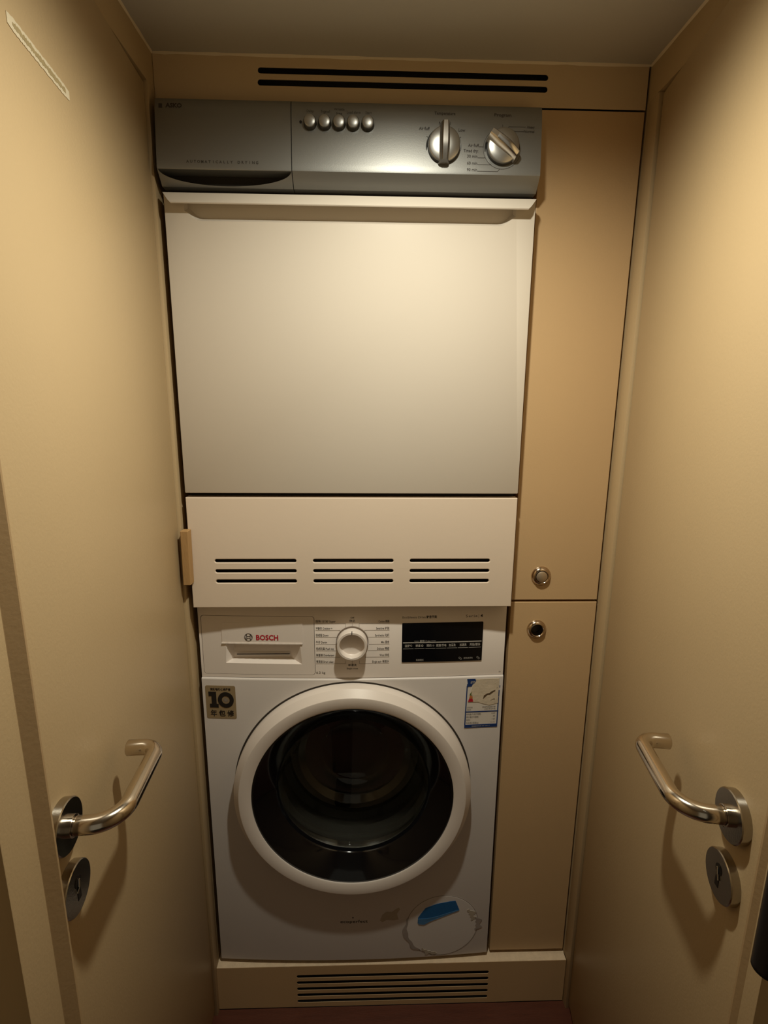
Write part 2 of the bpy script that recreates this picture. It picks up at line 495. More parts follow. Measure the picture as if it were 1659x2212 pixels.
def cupboard(label, x0, x1, z0, z1, lx, lz, pushed):
    t = thing('cupboard', label, 'cupboard', ((x0 + x1) / 2, 0.03, z0))
    b = bmesh.new()
    box(b, x0 + 0.0005, x0 + 0.016, 0.0502, 0.6, z0 + 0.001, z1 - 0.001)
    box(b, x1 - 0.016, x1 - 0.001, 0.0502, 0.6, z0 + 0.001, z1 - 0.001)
    box(b, x0 + 0.016, x1 - 0.016, 0.585, 0.6, z0 + 0.001, z1 - 0.001)
    obj('carcass', b, m_side, t, smooth=0)
    bm = plate([rect(x0, x1, z0, z1), [(lx + 0.012 * math.cos(a * math.pi / 12), lz + 0.012 * math.sin(a * math.pi / 12)) for a in range(24)]], 0.03, 0.048, 0.0009)
    d = obj('door', bm, m_panel, t, smooth=20)
    b = bmesh.new()
    lathe(b, [(0.0118, 0.047), (0.0118, 0.0302), (0.0193, 0.0300), (0.0190, 0.0285), (0.0150, 0.0240), (0.0128, 0.0232), (0.0116, 0.0245), (0.0112, 0.030), (0.0112, 0.047)], lx, lz, 48, closed=True)
    L = obj('latch_ring', b, m_nickel, d, smooth=35, label='round nickel push latch')
    b = bmesh.new()
    if pushed:
        lathe(b, [(0, 0.040), (0.0108, 0.040), (0.0108, 0.046), (0, 0.046)], lx, lz, 32)
        obj('latch_button', b, m_black2, d, smooth=35, label='button pushed in, shade of the hole painted black')  # black colour paints the shade inside the latch hole
    else:
        lathe(b, [(0, 0.0222), (0.009, 0.0226), (0.0106, 0.0236), (0.0108, 0.026), (0.0108, 0.046), (0, 0.046)], lx, lz, 40)
        obj('latch_button', b, m_nickel2, d, smooth=35)
    return t
cupboard('tall tan cupboard beside the dryer with its push latch standing out', 0.6040, 0.7726, 0.9775, 1.8165, 0.6585, 1.0265, False)
cupboard('shorter tan cupboard beside the washing machine with its latch pushed in', 0.6040, 0.7728, 0.1262, 0.9728, 0.6572, 0.9160, True)

t = thing('plinth', 'tan kick board with five long slots under the washing machine', 'plinth', (0.38, 0.02, 0.0))
bm = plate([rect(XL + 0.001, XR - 0.001, 0.0005, 0.1165)] + [slot(0.1655 + 0.0, 0.6, 0.0878 - 0.0176 * i, 0.0080) for i in range(5)], 0.012, 0.0128, 0.0002)
obj('slotted_board', bm, m_panel, t, smooth=20)
bm = bmesh.new()
N = 50; rg = []
for i in range(N + 1):
    x = XL + 0.0015 + (XR - XL - 0.003) * i / N
    j = 0.0012 * random.random()
    rg.append([bm.verts.new((x, 0.0119 + j * 0.3, 0.1152 - j)), bm.verts.new((x, 0.0124, 0.1169)), bm.verts.new((x, 0.0285, 0.1169)), bm.verts.new((x, 0.0285, 0.1150))])
for a, b in zip(rg, rg[1:]):
    for i in range(4):
        j = (i + 1) % 4; bm.faces.new((a[i], a[j], b[j], b[i]))
obj('chipped_top_edge', bm, m_raw, t, label='pale chipped top edge')
bxo('base_board', XL + 0.001, XR - 0.001, 0.0288, 0.6, 0.098, 0.1166, m_raw, t)
bxo('slot_shade_sheet', 0.14, 0.63, 0.034, 0.038, 0.004, 0.096, m_dark, t)  # dark sheet that paints the shade behind the kick board slots

t = thing('wood_block', 'small raw wooden block wedged at the left of the slotted cream panel', 'block', (0.0, -0.009, 1.0265))
bm = bmesh.new()
vs = box(bm, -0.0080, 0.0055, -0.018, -0.0004, 1.0265, 1.1272, 0.0008, 1)
for v in bm.verts:
    v.co.x += (v.co.z - 1.077) * 0.012 + 0.0004 * random.uniform(-1, 1)
obj('block_body', bm, m_wood, t, smooth=0)

# ------------------------------------------------------------------ washing machine
XW0, XW1, XWC = -0.0026, 0.5954, 0.2964
yb = lambda x: 0.014 + 0.0102 * ((x - XWC) / 0.299) ** 2
ybz = lambda x, z: yb(x)
yf = lambda x: yb(x) + 0.004
yfz = lambda x, z: yf(x)
def xs(a, b, n): return [a + (b - a) * i / n for i in range(n + 1)]
W = thing('washing_machine', 'white front loading washing machine with a big round black porthole, under the dryer', 'washing machine', (XWC, 0.3, 0.1166))
bm = bmesh.new(); box(bm, XW0 + 0.002, XW1 - 0.002, 0.07, 0.60, 0.1275, 0.9745, 0.004)
cut = bmesh.new(); lathe(cut, [(0, 0.02), (0.19, 0.02), (0.19, 0.5), (0, 0.5)], XWC - 0.0015, 0.571, 48)
obj('cabinet', boolean(bm, [cut]), m_white, W)
for fx in (0.05, 0.54):
    for fy in (0.09, 0.54):
        b = bmesh.new()
        lathe(b, [(0, 0), (0.02, 0), (0.02, 0.011), (0, 0.011)], 0, 0, 24, fr=lambda q, fx=fx, fy=fy: Vector((fx + q.x, fy + q.z, 0.1168 + q.y)))
        obj('foot', b, m_black2, W)
# front panel
ZS = 0.8195
def rnd(y0, z, r, top, n=5):
    o = []
    for i in range(n + 1):
        a = math.pi / 2 * i / n
        o.append((y0 + r - r * math.cos(a), (z - r + r * math.sin(a)) if top else (z + r - r * math.sin(a))))
    return o
prof = rnd(0, ZS, 0.0035, True) + [(0.06, ZS), (0.06, 0.127)] + list(reversed(rnd(0, 0.127, 0.003, False)))
bm = sweep_x(prof, xs(XW0, XW1, 40), yb)
cut = bmesh.new(); lathe(cut, [(0, -0.1), (0.2, -0.1), (0.2, 0.2), (0, 0.2)], XWC - 0.0015, 0.571, 72)
obj('front_panel', boolean(bm, [cut]), m_white, W, smooth=35)
# fascia with the drawer opening
DX0, DX1, DZ0, DZ1 = 0.0020, 0.2215, 0.8265, 0.9500
prof = [(0, 0.8205), (0, 0.972)] + [(0.002, 0.975), (0.05, 0.975), (0.05, 0.8205)]
bm = sweep_x(prof, xs(XW0, XW1, 40), yf)
cut = plate([rect(DX0, DX1, DZ0, DZ1, 0.006)], -0.02, 0.10)
FA = obj('fascia', boolean(bm, [cut]), m_wplast, W, smooth=35)
# detergent drawer
Gp = 0.0009
bm = sweep_x([(0.0, DZ0 - .01), (0, DZ1 + .01), (0.03, DZ1 + .01), (0.03, DZ0 - .01)], xs(DX0 - .01, DX1 + .01, 24), yf)
inter = plate([rect(DX0 + Gp, DX1 - Gp, DZ0 + Gp, DZ1 - Gp, 0.0055)], -0.02, 0.08)
bm = boolean(bm, [inter], 'INTERSECT')
HX0, HX1, HZ0, HZ1 = 0.0412, 0.1978, 0.8505, 0.8935
q0 = [(HX0 - .004, HZ0 - .002), (HX1 + .004, HZ0 - .002), (HX1 + .0005, HZ1), (HX0 - .0005, HZ1)]
q1 = [(0.0595, 0.8545), (0.1708, 0.8545), (0.1708, 0.886), (0.0595, 0.886)]
DR = obj('detergent_drawer', boolean(bm, [frustum(q0, 0.014, q1, 0.040)]), m_wplast, W, smooth=25)
bm = bmesh.new(); box(bm, 0.0655, 0.1695, 0.0368, 0.0385, 0.8622, 0.8634)
obj('slit', bm, m_black2, DR)
bm = plate([rect(HX0 + 0.0006, HX1 + 0.0006, HZ1 - 0.0006, 0.936, 0.001)], -0.0008, 0.0008)
bmesh.ops.subdivide_edges(bm, edges=[e for e in bm.edges if e.calc_length() > .1], cuts=7, use_grid_fill=False)
for v in bm.verts: v.co.y += yf(v.co.x) - 0.0002
bmesh.ops.triangulate(bm, faces=bm.faces)
obj('grip_cover', bm, m_wplast, DR, smooth=20)
bm = bmesh.new()
for i in range(12):
    xa = HX0 + (HX1 - HX0) * i / 12; xb = HX0 + (HX1 - HX0) * (i + 1) / 12
    box(bm, xa, xb, yf((xa + xb) / 2) - 0.0022, yf((xa + xb) / 2) + 0.004, HZ1 - 0.0012, HZ1 + 0.0012)
obj('grip_edge', bm, m_wplast, DR)
# emblem: ring with an armature, and the red name
bm = bmesh.new()
ex, ez, er = 0.0937, 0.9062, 0.0080
yg = lambda x, z: yf(x) - 0.001
def circ(cx, cz, r0, r1, a0=0, a1=360, n=36):
    for i in range(n):
        t0 = math.radians(a0 + (a1 - a0) * i / n); t1 = math.radians(a0 + (a1 - a0) * (i + 1) / n)
        poly(bm, [(cx + r0 * math.cos(t0), cz + r0 * math.sin(t0)), (cx + r1 * math.cos(t0), cz + r1 * math.sin(t0)),
                  (cx + r1 * math.cos(t1), cz + r1 * math.sin(t1)), (cx + r0 * math.cos(t1), cz + r0 * math.sin(t1))], yg, 0.0003)
circ(ex, ez, er * .90, er)
circ(ex, ez, er * .72, er * .80, 125, 235, 14); circ(ex, ez, er * .72, er * .80, -55, 55, 14)
line(bm, [(ex - er * .42, ez + er * .70), (ex - er * .42, ez - er * .70)], 0.0009, yg, .0004)
line(bm, [(ex + er * .42, ez + er * .70), (ex + er * .42, ez - er * .70)], 0.0009, yg, .0004)
line(bm, [(ex - er * .42, ez + er * .26), (ex + er * .42, ez + er * .26)], 0.0009, yg, .0004)
line(bm, [(ex - er * .42, ez - er * .26), (ex + er * .42, ez - er * .26)], 0.0009, yg, .0004)
obj('emblem', bm, m_ink, DR, smooth=0, label='round grey armature emblem')
bm = bmesh.new(); text(bm, 'BOSCH', 0.1078, 0.9053, 0.0150, yg, 0.0004, bold=0.00045, width=0.0430)
obj('brand_lettering', bm, m_red, DR, smooth=0, label='red BOSCH lettering')
# printing on the fascia
zr = [0.9399, 0.9256, 0.9112, 0.8967, 0.8831, 0.8694, 0.8556]
zl = [z - 0.0046 for z in zr]
L = ['超快 15\'/30\' Super', '冲锋衣 Outdoor +', '羽绒服 Down', '牛仔 Denim', '毛绒玩具 Plush toy', '除菌液 Disinfectant', '筒清洁 Drum clean']
Rr = ['Cotton 棉麻', 'Sensitive 护肤', 'Synthetics 化纤', 'Mix 混合', 'Delicate 精细', 'Wool 羊毛', 'Single spin 单脱水']
Wl = [0.0385, 0.032, 0.0245, 0.0215, 0.0345, 0.0350, 0.0335]
Wr = [0.021, 0.0255, 0.0275, 0.0155, 0.0235, 0.0185, 0.033]
for i in range(7):
    tpart('printed_label', FA, m_ink2, L[i], 0.2236, zr[i] - .0006, 0.0062, yfz, 0.0003, 'LEFT', 0.00004, Wl[i])
    tpart('printed_label', FA, m_ink2, Rr[i], 0.3660, zr[i] - .0008, 0.0062, yfz, 0.0003, 'RIGHT', 0.00004, Wr[i])
tpart('printed_label', FA, m_ink2, 'Off', 0.2944, 0.9468, 0.0052, yfz, 0.0003, 'CENTER')
tpart('printed_label', FA, m_ink2, '停止', 0.2944, 0.9404, 0.0058, yfz, 0.0003, 'CENTER', 0.00005)
tpart('printed_label', FA, m_ink2, '单漂洗', 0.2940, 0.8474, 0.0056, yfz, 0.0003, 'CENTER', 0.00005)
tpart('printed_label', FA, m_ink2, 'Single rinse', 0.2940, 0.8405, 0.0050, yfz, 0.0003, 'CENTER')
tpart('printed_label', FA, m_ink2, '6.2 kg', 0.2230, 0.8318, 0.0066, yfz, 0.0003, 'LEFT', 0.0, 0.0175)
tpart('printed_label', FA, m_ink2, 'EcoSilence Drive', 0.3907, 0.9466, 0.0066, yfz, 0.0003, 'LEFT', -0.00003, 0.045)
tpart('printed_label', FA, m_ink2, '静音节能', 0.4375, 0.9467, 0.0062, yfz, 0.0003, 'LEFT', 0.00012, 0.0205)
tpart('printed_label', FA, m_ink2, 'Serie', 0.5146, 0.9470, 0.0078, yfz, 0.0003, 'LEFT', 0.0, 0.0225, space=1.2)
tpart('printed_label', FA, m_ink2, '4', 0.5440, 0.9470, 0.0082, yfz, 0.0003, 'LEFT', 0.0003)
tpart('printed_label', FA, m_ink2, 'SD', 0.5905, 0.8262, 0.0034, yfz, 0.0003, 'RIGHT')
xl0, xl1 = 0.2236, 0.3660
ends = [0.2812, 0.2705, 0.2648, 0.2620, 0.2640, 0.2700, 0.2810]
for i in range(7):
    e = ends[i]; m_ = 2 * 0.2944 - e
    a = [(xl0, zl[i]), (e, zl[i])]; b_ = [(xl1, zl[i]), (m_, zl[i])]
    if i == 0: a.append((e, zl[i] - .010)); b_.append((m_, zl[i] - .010))
    if i == 1: a.append((e + .0015, zl[i] - .002)); b_.append((m_ - .0015, zl[i] - .002))
    if i == 6: a.append((e, zl[i] + .006)); b_.append((m_, zl[i] + .006))
    lpart('printed_rule', FA, m_inkg, a, 0.0005, yfz); lpart('printed_rule', FA, m_inkg, b_, 0.0005, yfz)
lpart('printed_rule', FA, m_inkg, [(0.2944, 0.9355), (0.2944, 0.926)], 0.0005, yfz)
lpart('printed_rule', FA, m_inkg, [(0.2940, 0.851), (0.2940, 0.858)], 0.0005, yfz)
lpart('printed_rule', FA, m_inkg, [(0.5403, 0.951), (0.5403, 0.943)], 0.0004, yfz)
# programme dial (cup shaped)
KX, KZ = 0.2942, 0.8985
bm = bmesh.new()
lathe(bm, [(0.0305, 0.019), (0.0302, 0.0150), (0.0290, 0.0145), (0.0288, -0.0040), (0.0280, -0.0056), (0.0245, -0.0056), (0.0238, -0.0048), (0.0232, 0.0060), (0.0222, 0.0072), (0.0, 0.0072)], KX, KZ, 72)
DIAL = obj('programme_dial', bm, m_wplast, W, smooth=30)
bm = bmesh.new(); box(bm, KX - 0.0008, KX + 0.0008, -0.0059, 0.0, KZ + 0.0240, KZ + 0.0290)
obj('pointer_mark', bm, m_ink, DIAL)
bm = bmesh.new()
lathe(bm, [(0.0302, 0.0175), (0.0312, 0.0175), (0.0312, 0.0135), (0.0302, 0.0135)], KX, KZ, 72, closed=True)
obj('dial_collar', bm, m_groove, DIAL, smooth=30, label='thin dark ring at the base')
# display
bm = plate([rect(0.3908, 0.5498, 0.8530, 0.9352, 0.0015)], -0.0011, 0.0011)
bmesh.ops.subdivide_edges(bm, edges=[e for e in bm.edges if e.calc_length() > .1], cuts=11, use_grid_fill=False)
for v in bm.verts: v.co.y += yf(v.co.x) - 0.0004
bmesh.ops.triangulate(bm, faces=bm.faces)
DSP = obj('display', bm, m_disp, W, smooth=20, label='black rectangular touch display')
yd = lambda x, z: yf(x) - 0.0018
kx = xs(0.3932, 0.5476, 7); kx = [0.3932, 0.4150, 0.4365, 0.4578, 0.4795, 0.5010, 0.5226, 0.5485]
for a, b_ in zip(kx, kx[1:]):
    lpart('touch_key', DSP, m_pale, [(a + .0006, 0.8946), (b_ - .0018, 0.8946)], 0.0021, yd, .0001)
    lpart('key_rule', DSP, m_pale, [(a + .0006, 0.8818), (b_ - .0016, 0.8818)], 0.0006, yd, .0001)
lpart('key_rule', DSP, m_pale, [(0.4150, 0.8978), (0.4235, 0.8978)], 0.0005, yd, .0001); lpart('key_rule', DSP, m_pale, [(0.4480, 0.8978), (0.4565, 0.8978)], 0.0005, yd, .0001)
for s, a, b_, wd in zip(['温度℃', '转速 ◎', '预约 ◷', '超速/节电', '加漂洗', '加速洗', '开始/暂停'], kx, kx[1:], [.0145, .015, .015, .020, .0135, .0135, .021]):
    tpart('key_label', DSP, m_pale, s, (a + b_) / 2 - .0006, 0.8876, 0.0062, yd, .0002, 'CENTER', 0.00008, wd)
tpart('key_label', DSP, m_pale, '童锁 3 sec', 0.4360, 0.8978, 0.0036, yd, .0002, 'CENTER', 0.00005, 0.021)
tpart('key_label', DSP, m_pale, '极速模式', 0.4264, 0.8575, 0.0044, yd, .0002, 'CENTER', 0.0, 0.0150)
tpart('key_label', DSP, m_pale, '超快速漂洗', 0.5225, 0.8592, 0.0042, yd, .0002, 'CENTER', 0.0, 0.0180)
for cx in (0.5065, 0.5425):
    bm = bmesh.new()
    for dx, dz in ((-.0014, .001), (.0014, -.001)):
        for i in range(10):
            t0, t1 = 2 * math.pi * i / 10, 2 * math.pi * (i + 1) / 10
            line(bm, [(cx + dx + .0017 * math.cos(t0), .8592 + dz + .0017 * math.sin(t0)), (cx + dx + .0017 * math.cos(t1), .8592 + dz + .0017 * math.sin(t1))], .0004, yd, .0001)
    obj('key_symbol', bm, m_pale, DSP, smooth=0)

# porthole door
PX, PZ = 0.2948, 0.571
bm = bmesh.new()
lathe(bm, [(0.2055, 0.022), (0.2400, 0.022), (0.2410, 0.008), (0.2405, -0.0035), (0.2397, -0.0062), (0.2275, -0.0193), (0.2262, -0.0197), (0.2055, -0.0176), (0.2030, -0.0164), (0.2028, 0.0)], PX, PZ, 128, closed=True)
PD = obj('porthole_door', bm, m_wplast, W, smooth=24)
bm = bmesh.new()
for i in range(120):
    t0, t1 = 2 * math.pi * i / 120, 2 * math.pi * (i + 1) / 120
    poly(bm, [(PX + 0.2395 * math.cos(t0), PZ + 0.2395 * math.sin(t0)), (PX + 0.2440 * math.cos(t0), PZ + 0.2440 * math.sin(t0)),
              (PX + 0.2440 * math.cos(t1), PZ + 0.2440 * math.sin(t1)), (PX + 0.2395 * math.cos(t1), PZ + 0.2395 * math.sin(t1))], ybz, .0002)
obj('door_gap', bm, m_gap, PD)
bm = bmesh.new()
lathe(bm, [(0.2029, -0.0140), (0.1990, -0.0150), (0.160, 0.014), (0.156, 0.020), (0.156, 0.026), (0.170, 0.026), (0.2029, -0.012)], PX, PZ, 128, closed=True)
obj('black_surround', bm, m_black, PD, smooth=40, label='glossy black funnel ring')
# bowl of glass
bm = bmesh.new()
outer = [(0.1585, 0.020), (0.1575, 0.030), (0.146, 0.052), (0.136, 0.085), (0.126, 0.118), (0.112, 0.128), (0.080, 0.131), (0.074, 0.134), (0.0, 0.136)]
inner = [(0.0, 0.141), (0.076, 0.139), (0.084, 0.136), (0.116, 0.133), (0.132, 0.121), (0.142, 0.087), (0.152, 0.054), (0.1635, 0.032), (0.1640, 0.020)]
def smooth_prof(p, n=4):
    o = []
    for i in range(len(p) - 1):
        for k_ in range(n):
            t = k_ / n; o.append((p[i][0] * (1 - t) + p[i + 1][0] * t, p[i][1] * (1 - t) + p[i + 1][1] * t))
    o.append(p[-1]); return o
lathe(bm, outer + inner, PX, PZ, 96, closed=True)
obj('glass_bowl', bm, m_glass, PD, smooth=22)
# rubber gasket, drum and paddles
bm = bmesh.new()
lathe(bm, [(0.188, 0.060), (0.172, 0.056), (0.160, 0.066), (0.158, 0.086), (0.168, 0.096), (0.165, 0.112), (0.150, 0.118), (0.149, 0.128), (0.19, 0.130)], PX, PZ, 96, closed=True)
obj('door_gasket', bm, m_rubber, W, smooth=40)
bm = bmesh.new()
lathe(bm, [(0.152, 0.132), (0.232, 0.150), (0.236, 0.46), (0.21, 0.485), (0.07, 0.475), (0.05, 0.455), (0.0, 0.45), (0, 0.49), (0.24, 0.492), (0.24, 0.148), (0.152, 0.1315)], PX, PZ, 96)
DRM = obj('drum', bm, m_drum, W, smooth=40)
for a in (20, 140, 260):
    bm = bmesh.new()
    ca, sa = math.cos(math.radians(a)), math.sin(math.radians(a))
    fr = lambda q: Vector((PX + q.x * ca - q.z * sa, q.y, PZ + q.x * sa + q.z * ca))
    box(bm, 0.17, 0.233, 0.17, 0.45, -0.02, 0.02, 0.015, 3, fr=fr)
    obj('paddle', bm, m_rubber, DRM)
# warranty sticker
bm = plate([rect(0.0034, 0.0630, 0.7318, 0.8038, 0.0035)], -0.0002, 0.0002)
def hug(bm, off):
    bmesh.ops.triangulate(bm, faces=bm.faces)
    bmesh.ops.subdivide_edges(bm, edges=[e for e in bm.edges if e.calc_length() > .02], cuts=2)
    for v in bm.verts: v.co.y += yb(v.co.x) - off
hug(bm, 0.0004)
ST = obj('warranty_sticker', bm, m_gold, W, smooth=0, label='gold square sticker reading 10')
ysk = lambda x, z: yb(x) - 0.0007
bm = bmesh.new()
text(bm, '变频电机·保修承诺', 0.0334, 0.7953, 0.0058, ysk, .0002, 'CENTER', 0.00018, 0.040)
# the big slab-serif 1
poly(bm, [(0.0095, 0.7905), (0.0245, 0.7905), (0.0245, 0.7640), (0.0282, 0.7640), (0.0282, 0.7560), (0.0110, 0.7560), (0.0110, 0.7640), (0.0150, 0.7640), (0.0150, 0.7810), (0.0095, 0.7810)], ysk, .0003)
def ring(bm, cx, cz, r0, r1, z_s, yfun, n=40):
    for i in range(n):
        t0, t1 = 2 * math.pi * i / n, 2 * math.pi * (i + 1) / n
        poly(bm, [(cx + r0 * math.cos(t0), cz + z_s * r0 * math.sin(t0)), (cx + r1 * math.cos(t0), cz + z_s * r1 * math.sin(t0)),
                  (cx + r1 * math.cos(t1), cz + z_s * r1 * math.sin(t1)), (cx + r0 * math.cos(t1), cz + z_s * r0 * math.sin(t1))], yfun, .0003)
ring(bm, 0.0432, 0.7730, 0.0078, 0.0158, 1.08, ysk)
text(bm, '年 包 修', 0.0345, 0.7425, 0.0148, ysk, .0003, 'CENTER', 0.0003, 0.047)
obj('sticker_lettering', bm, m_black2, ST, smooth=0)
bm = bmesh.new()
for i in range(8):
    t = math.pi * i / 8
    line(bm, [(0.0432 - .0055 * math.cos(t), .7730 - .0055 * math.sin(t)), (0.0432 + .0055 * math.cos(t), .7730 + .0055 * math.sin(t))], .0006, ysk, .0002)
obj('sticker_rosette', bm, m_inkg, ST, smooth=0)
# energy label, half torn away
ye = lambda x, z: yb(x) - 0.0006
bm = plate([rect(0.5212, 0.5886, 0.7065, 0.8150)], -0.0002, 0.0002); hug(bm, 0.0003)
EL = obj('energy_label', bm, m_paper, W, smooth=0, label='half torn energy rating sticker with a navy border')
bm = bmesh.new()
X0, X1, Z0, Z1 = 0.5208, 0.5884, 0.7060, 0.8150
poly(bm, [(0.5220, 0.8150), (0.5385, 0.8150), (0.5402, 0.8105), (0.5375, 0.8055), (0.5335, 0.8030), (0.5315, 0.7985), (0.5222, 0.7978), (0.5222, 0.8045), (0.5238, 0.8038)], ye, .0002)
line(bm, [(0.5226, 0.7990), (0.5212, 0.7140)], 0.0022, ye)
line(bm, [(0.5875, 0.7140), (0.5878, 0.7715)], 0.0022, ye)
line(bm, [(0.5880, 0.7750), (0.5882, 0.7870)], 0.0022, ye)
line(bm, [(0.5890, 0.7950), (0.5893, 0.7980)], 0.0012, ye)
line(bm, [(0.5216, 0.7420), (0.5880, 0.7418)], 0.0024, ye)
poly(bm, [(0.5203, 0.7060), (0.5884, 0.7060), (0.5884, 0.7130), (0.5203, 0.7130)], ye, .0002)
obj('label_border', bm, m_blue, EL, smooth=0)
bm = bmesh.new()
pt = [(0.5402, 0.8140), (0.5870, 0.8138), (0.5872, 0.7600), (0.5700, 0.7560), (0.5560, 0.7600), (0.5460, 0.7640), (0.5360, 0.7640), (0.5330, 0.7760), (0.5290, 0.7840), (0.5330, 0.7960), (0.5340, 0.8025), (0.5378, 0.8052), (0.5408, 0.8105)]
poly(bm, pt, ye, .0004)
obj('torn_area', bm, m_torn, EL, smooth=0)
bm = bmesh.new(); poly(bm, [(0.5255, 0.7650), (0.5362, 0.7650), (0.5345, 0.7720), (0.5275, 0.7712)], ye, .0006)
obj('red_bars', bm, m_red, EL, smooth=0)
bm = bmesh.new(); poly(bm, [(0.5275, 0.7716), (0.5345, 0.7722), (0.5345, 0.7768), (0.5290, 0.7785)], ye, .0006)
obj('orange_bars', bm, m_orange, EL, smooth=0)
bm = bmesh.new(); poly(bm, [(0.5283, 0.7800), (0.5340, 0.7792), (0.5338, 0.7802), (0.5308, 0.7812), (0.5330, 0.7868), (0.5298, 0.7838)], ye, .0006)
obj('green_bars', bm, m_green, EL, smooth=0)
bm = bmesh.new()
poly(bm, [(0.5560, 0.7700), (0.5575, 0.7780), (0.5640, 0.7820), (0.5685, 0.7828), (0.5735, 0.7868), (0.5800, 0.7890), (0.5805, 0.7868), (0.5760, 0.7840), (0.5700, 0.7792), (0.5650, 0.7790), (0.5600, 0.7740)], ye, .0006)
poly(bm, [(0.5712, 0.7662), (0.5795, 0.7706), (0.5806, 0.7668), (0.5790, 0.7688)], ye, .0006)
poly(bm, [(0.5830, 0.7930), (0.5845, 0.7950), (0.5840, 0.7925)], ye, .0006)
obj('glue_smear', bm, m_brown, EL, smooth=0)
tpart('label_lettering', EL, m_ink2, 'WAP202601W', 0.5828, 0.7520, 0.0044, ye, .0006, 'RIGHT', 0.0, 0.0275)
tpart('label_lettering', EL, m_ink2, '生产者名称', 0.5240, 0.7518, 0.0030, ye, .0006, 'LEFT', 0.0, 0.0115)
tpart('label_lettering', EL, m_ink2, '规格型号', 0.5240, 0.7468, 0.0030, ye, .0006, 'LEFT', 0.0, 0.0085)
tpart('label_lettering', EL, m_ink2, '2400 系列产品', 0.5828, 0.7472, 0.0036, ye, .0006, 'RIGHT', 0.0, 0.0225)
for z, s, wd, v_, wv in ((0.7368, '耗电量(千瓦时/周期)', .030, '0.69', .0075), (0.7305, '用水量(升/周期)', .025, '49', .0045), (0.7238, '洗净比', .0085, '1.03', .0058), (0.7170, '洗涤/脱水容量(kg)', .0255, '6.2 / 6.2', .0085)):
    tpart('label_lettering', EL, m_ink2, s, 0.5234, z, 0.0040, ye, .0006, 'LEFT', 0.0, wd)
    tpart('label_lettering', EL, m_ink2, v_, 0.5828, z + .0006, 0.0034, ye, .0006, 'RIGHT', 0.0, wv)
tpart('pale_lettering', EL, m_pale, '能效', 0.5290, 0.8072, 0.0056, ye, .0006, 'LEFT', 0.0002, 0.0095)
tpart('pale_lettering', EL, m_pale, '依据国家标准 GB 12021.4', 0.5540, 0.7094, 0.0034, ye, .0006, 'CENTER', 0.0, 0.037)
# filter flap, grime, blue tape and small print at the bottom
FX, FZ = 0.4905, 0.2130
bm = bmesh.new()
pf = [(0.0, -0.0008), (0.074, -0.0008), (0.0796, -0.0006), (0.0804, 0.0002), (0.0805, 0.004), (0, 0.004)]
lathe(bm, pf, FX, FZ, 72)
for v in bm.verts: v.co.y += yb(v.co.x)
FF = obj('filter_flap', bm, m_white, W, smooth=40, label='round pump filter flap')
bm = bmesh.new()
lathe(bm, [(0.0803, -0.0004), (0.0817, -0.0004), (0.0817, 0.003), (0.0803, 0.003)], FX, FZ, 72, closed=True)
for v in bm.verts: v.co.y += yb(v.co.x)
obj('flap_gap', bm, m_dirt, FF)
yt = lambda x, z: yb(x) - 0.0011
bm = bmesh.new()
poly(bm, [(0.4359, 0.2401), (0.4353, 0.2250), (0.4480, 0.2270), (0.4700, 0.2380), (0.4980, 0.2460), (0.5275, 0.2545), (0.5183, 0.2795), (0.5060, 0.2790), (0.4771, 0.2745), (0.4520, 0.2650)], yt, .0004)
TP = obj('tape_patch', bm, m_tape, FF, smooth=0, label='scrap of blue tape')
bm = bmesh.new()
poly(bm, [(0.4358, 0.2375), (0.4370, 0.2226), (0.4500, 0.2205), (0.4640, 0.2290), (0.4820, 0.2360), (0.5268, 0.2535), (0.5270, 0.2556), (0.5000, 0.2480), (0.4780, 0.2410), (0.4560, 0.2370)], yt, .0007)
obj('tape_edge', bm, m_tape2, TP, smooth=0)
def arc_smear(name, a0, a1, r0, r1, m, seed, n=26):
    rnd_ = random.Random(seed); bm = bmesh.new(); pr = None
    for i in range(n + 1):
        t = math.radians(a0 + (a1 - a0) * i / n); e = math.sqrt(max(0.0, math.sin(math.pi * i / n)))
        ra = r0 + 0.0012 * math.sin(i * 0.9 + seed); rb = ra + 0.0005 + (r1 - r0) * e * (0.8 + 0.3 * math.sin(i * 0.55 + seed * 2))
        cur = ((FX + ra * math.cos(t), FZ + ra * math.sin(t)), (FX + rb * math.cos(t), FZ + rb * math.sin(t)))
        if pr: poly(bm, [pr[0], pr[1], cur[1], cur[0]], yt, 0.0)
        pr = cur
    obj(name, bm, m, FF, smooth=0)
arc_smear('grime', 160, 232, 0.0785, 0.089, m_dirt, 1)
arc_smear('grime', -14, 14, 0.076, 0.090, m_dirt, 2)
arc_smear('grime', 8, 36, 0.066, 0.080, m_dirt2, 3)
arc_smear('grime', 232, 262, 0.072, 0.082, m_dirt2, 4)
bm = bmesh.new()
line(bm, [(0.4788, 0.2915), (0.4986, 0.2915), (0.4986, 0.2822), (0.4788, 0.2822), (0.4788, 0.2915)], 0.0011, ybz, .0004)
obj('outline_mark', bm, m_inkg, W, smooth=0, label='small grey printed rectangle')
bm = bmesh.new()
text(bm, 'ecoperfect', 0.2945, 0.2345, 0.0105, ybz, .0003, 'CENTER', 0.0002, 0.0600, space=1.1)
ring(bm, 0.2925, 0.2452, 0.0, 0.0016, 1.2, ybz, 10)
obj('front_lettering', bm, m_ink2, W, smooth=0, label='small dark lettering low on the front')
bm = bmesh.new()
pts = [(0.352, 0.236), (0.357, 0.2500), (0.366, 0.2585), (0.378, 0.2575), (0.386, 0.264), (0.3935, 0.2680), (0.3955, 0.2630), (0.389, 0.2520), (0.3925, 0.2370), (0.384, 0.2345), (0.366, 0.2365), (0.357, 0.2310)]
poly(bm, pts, ybz, .0002)
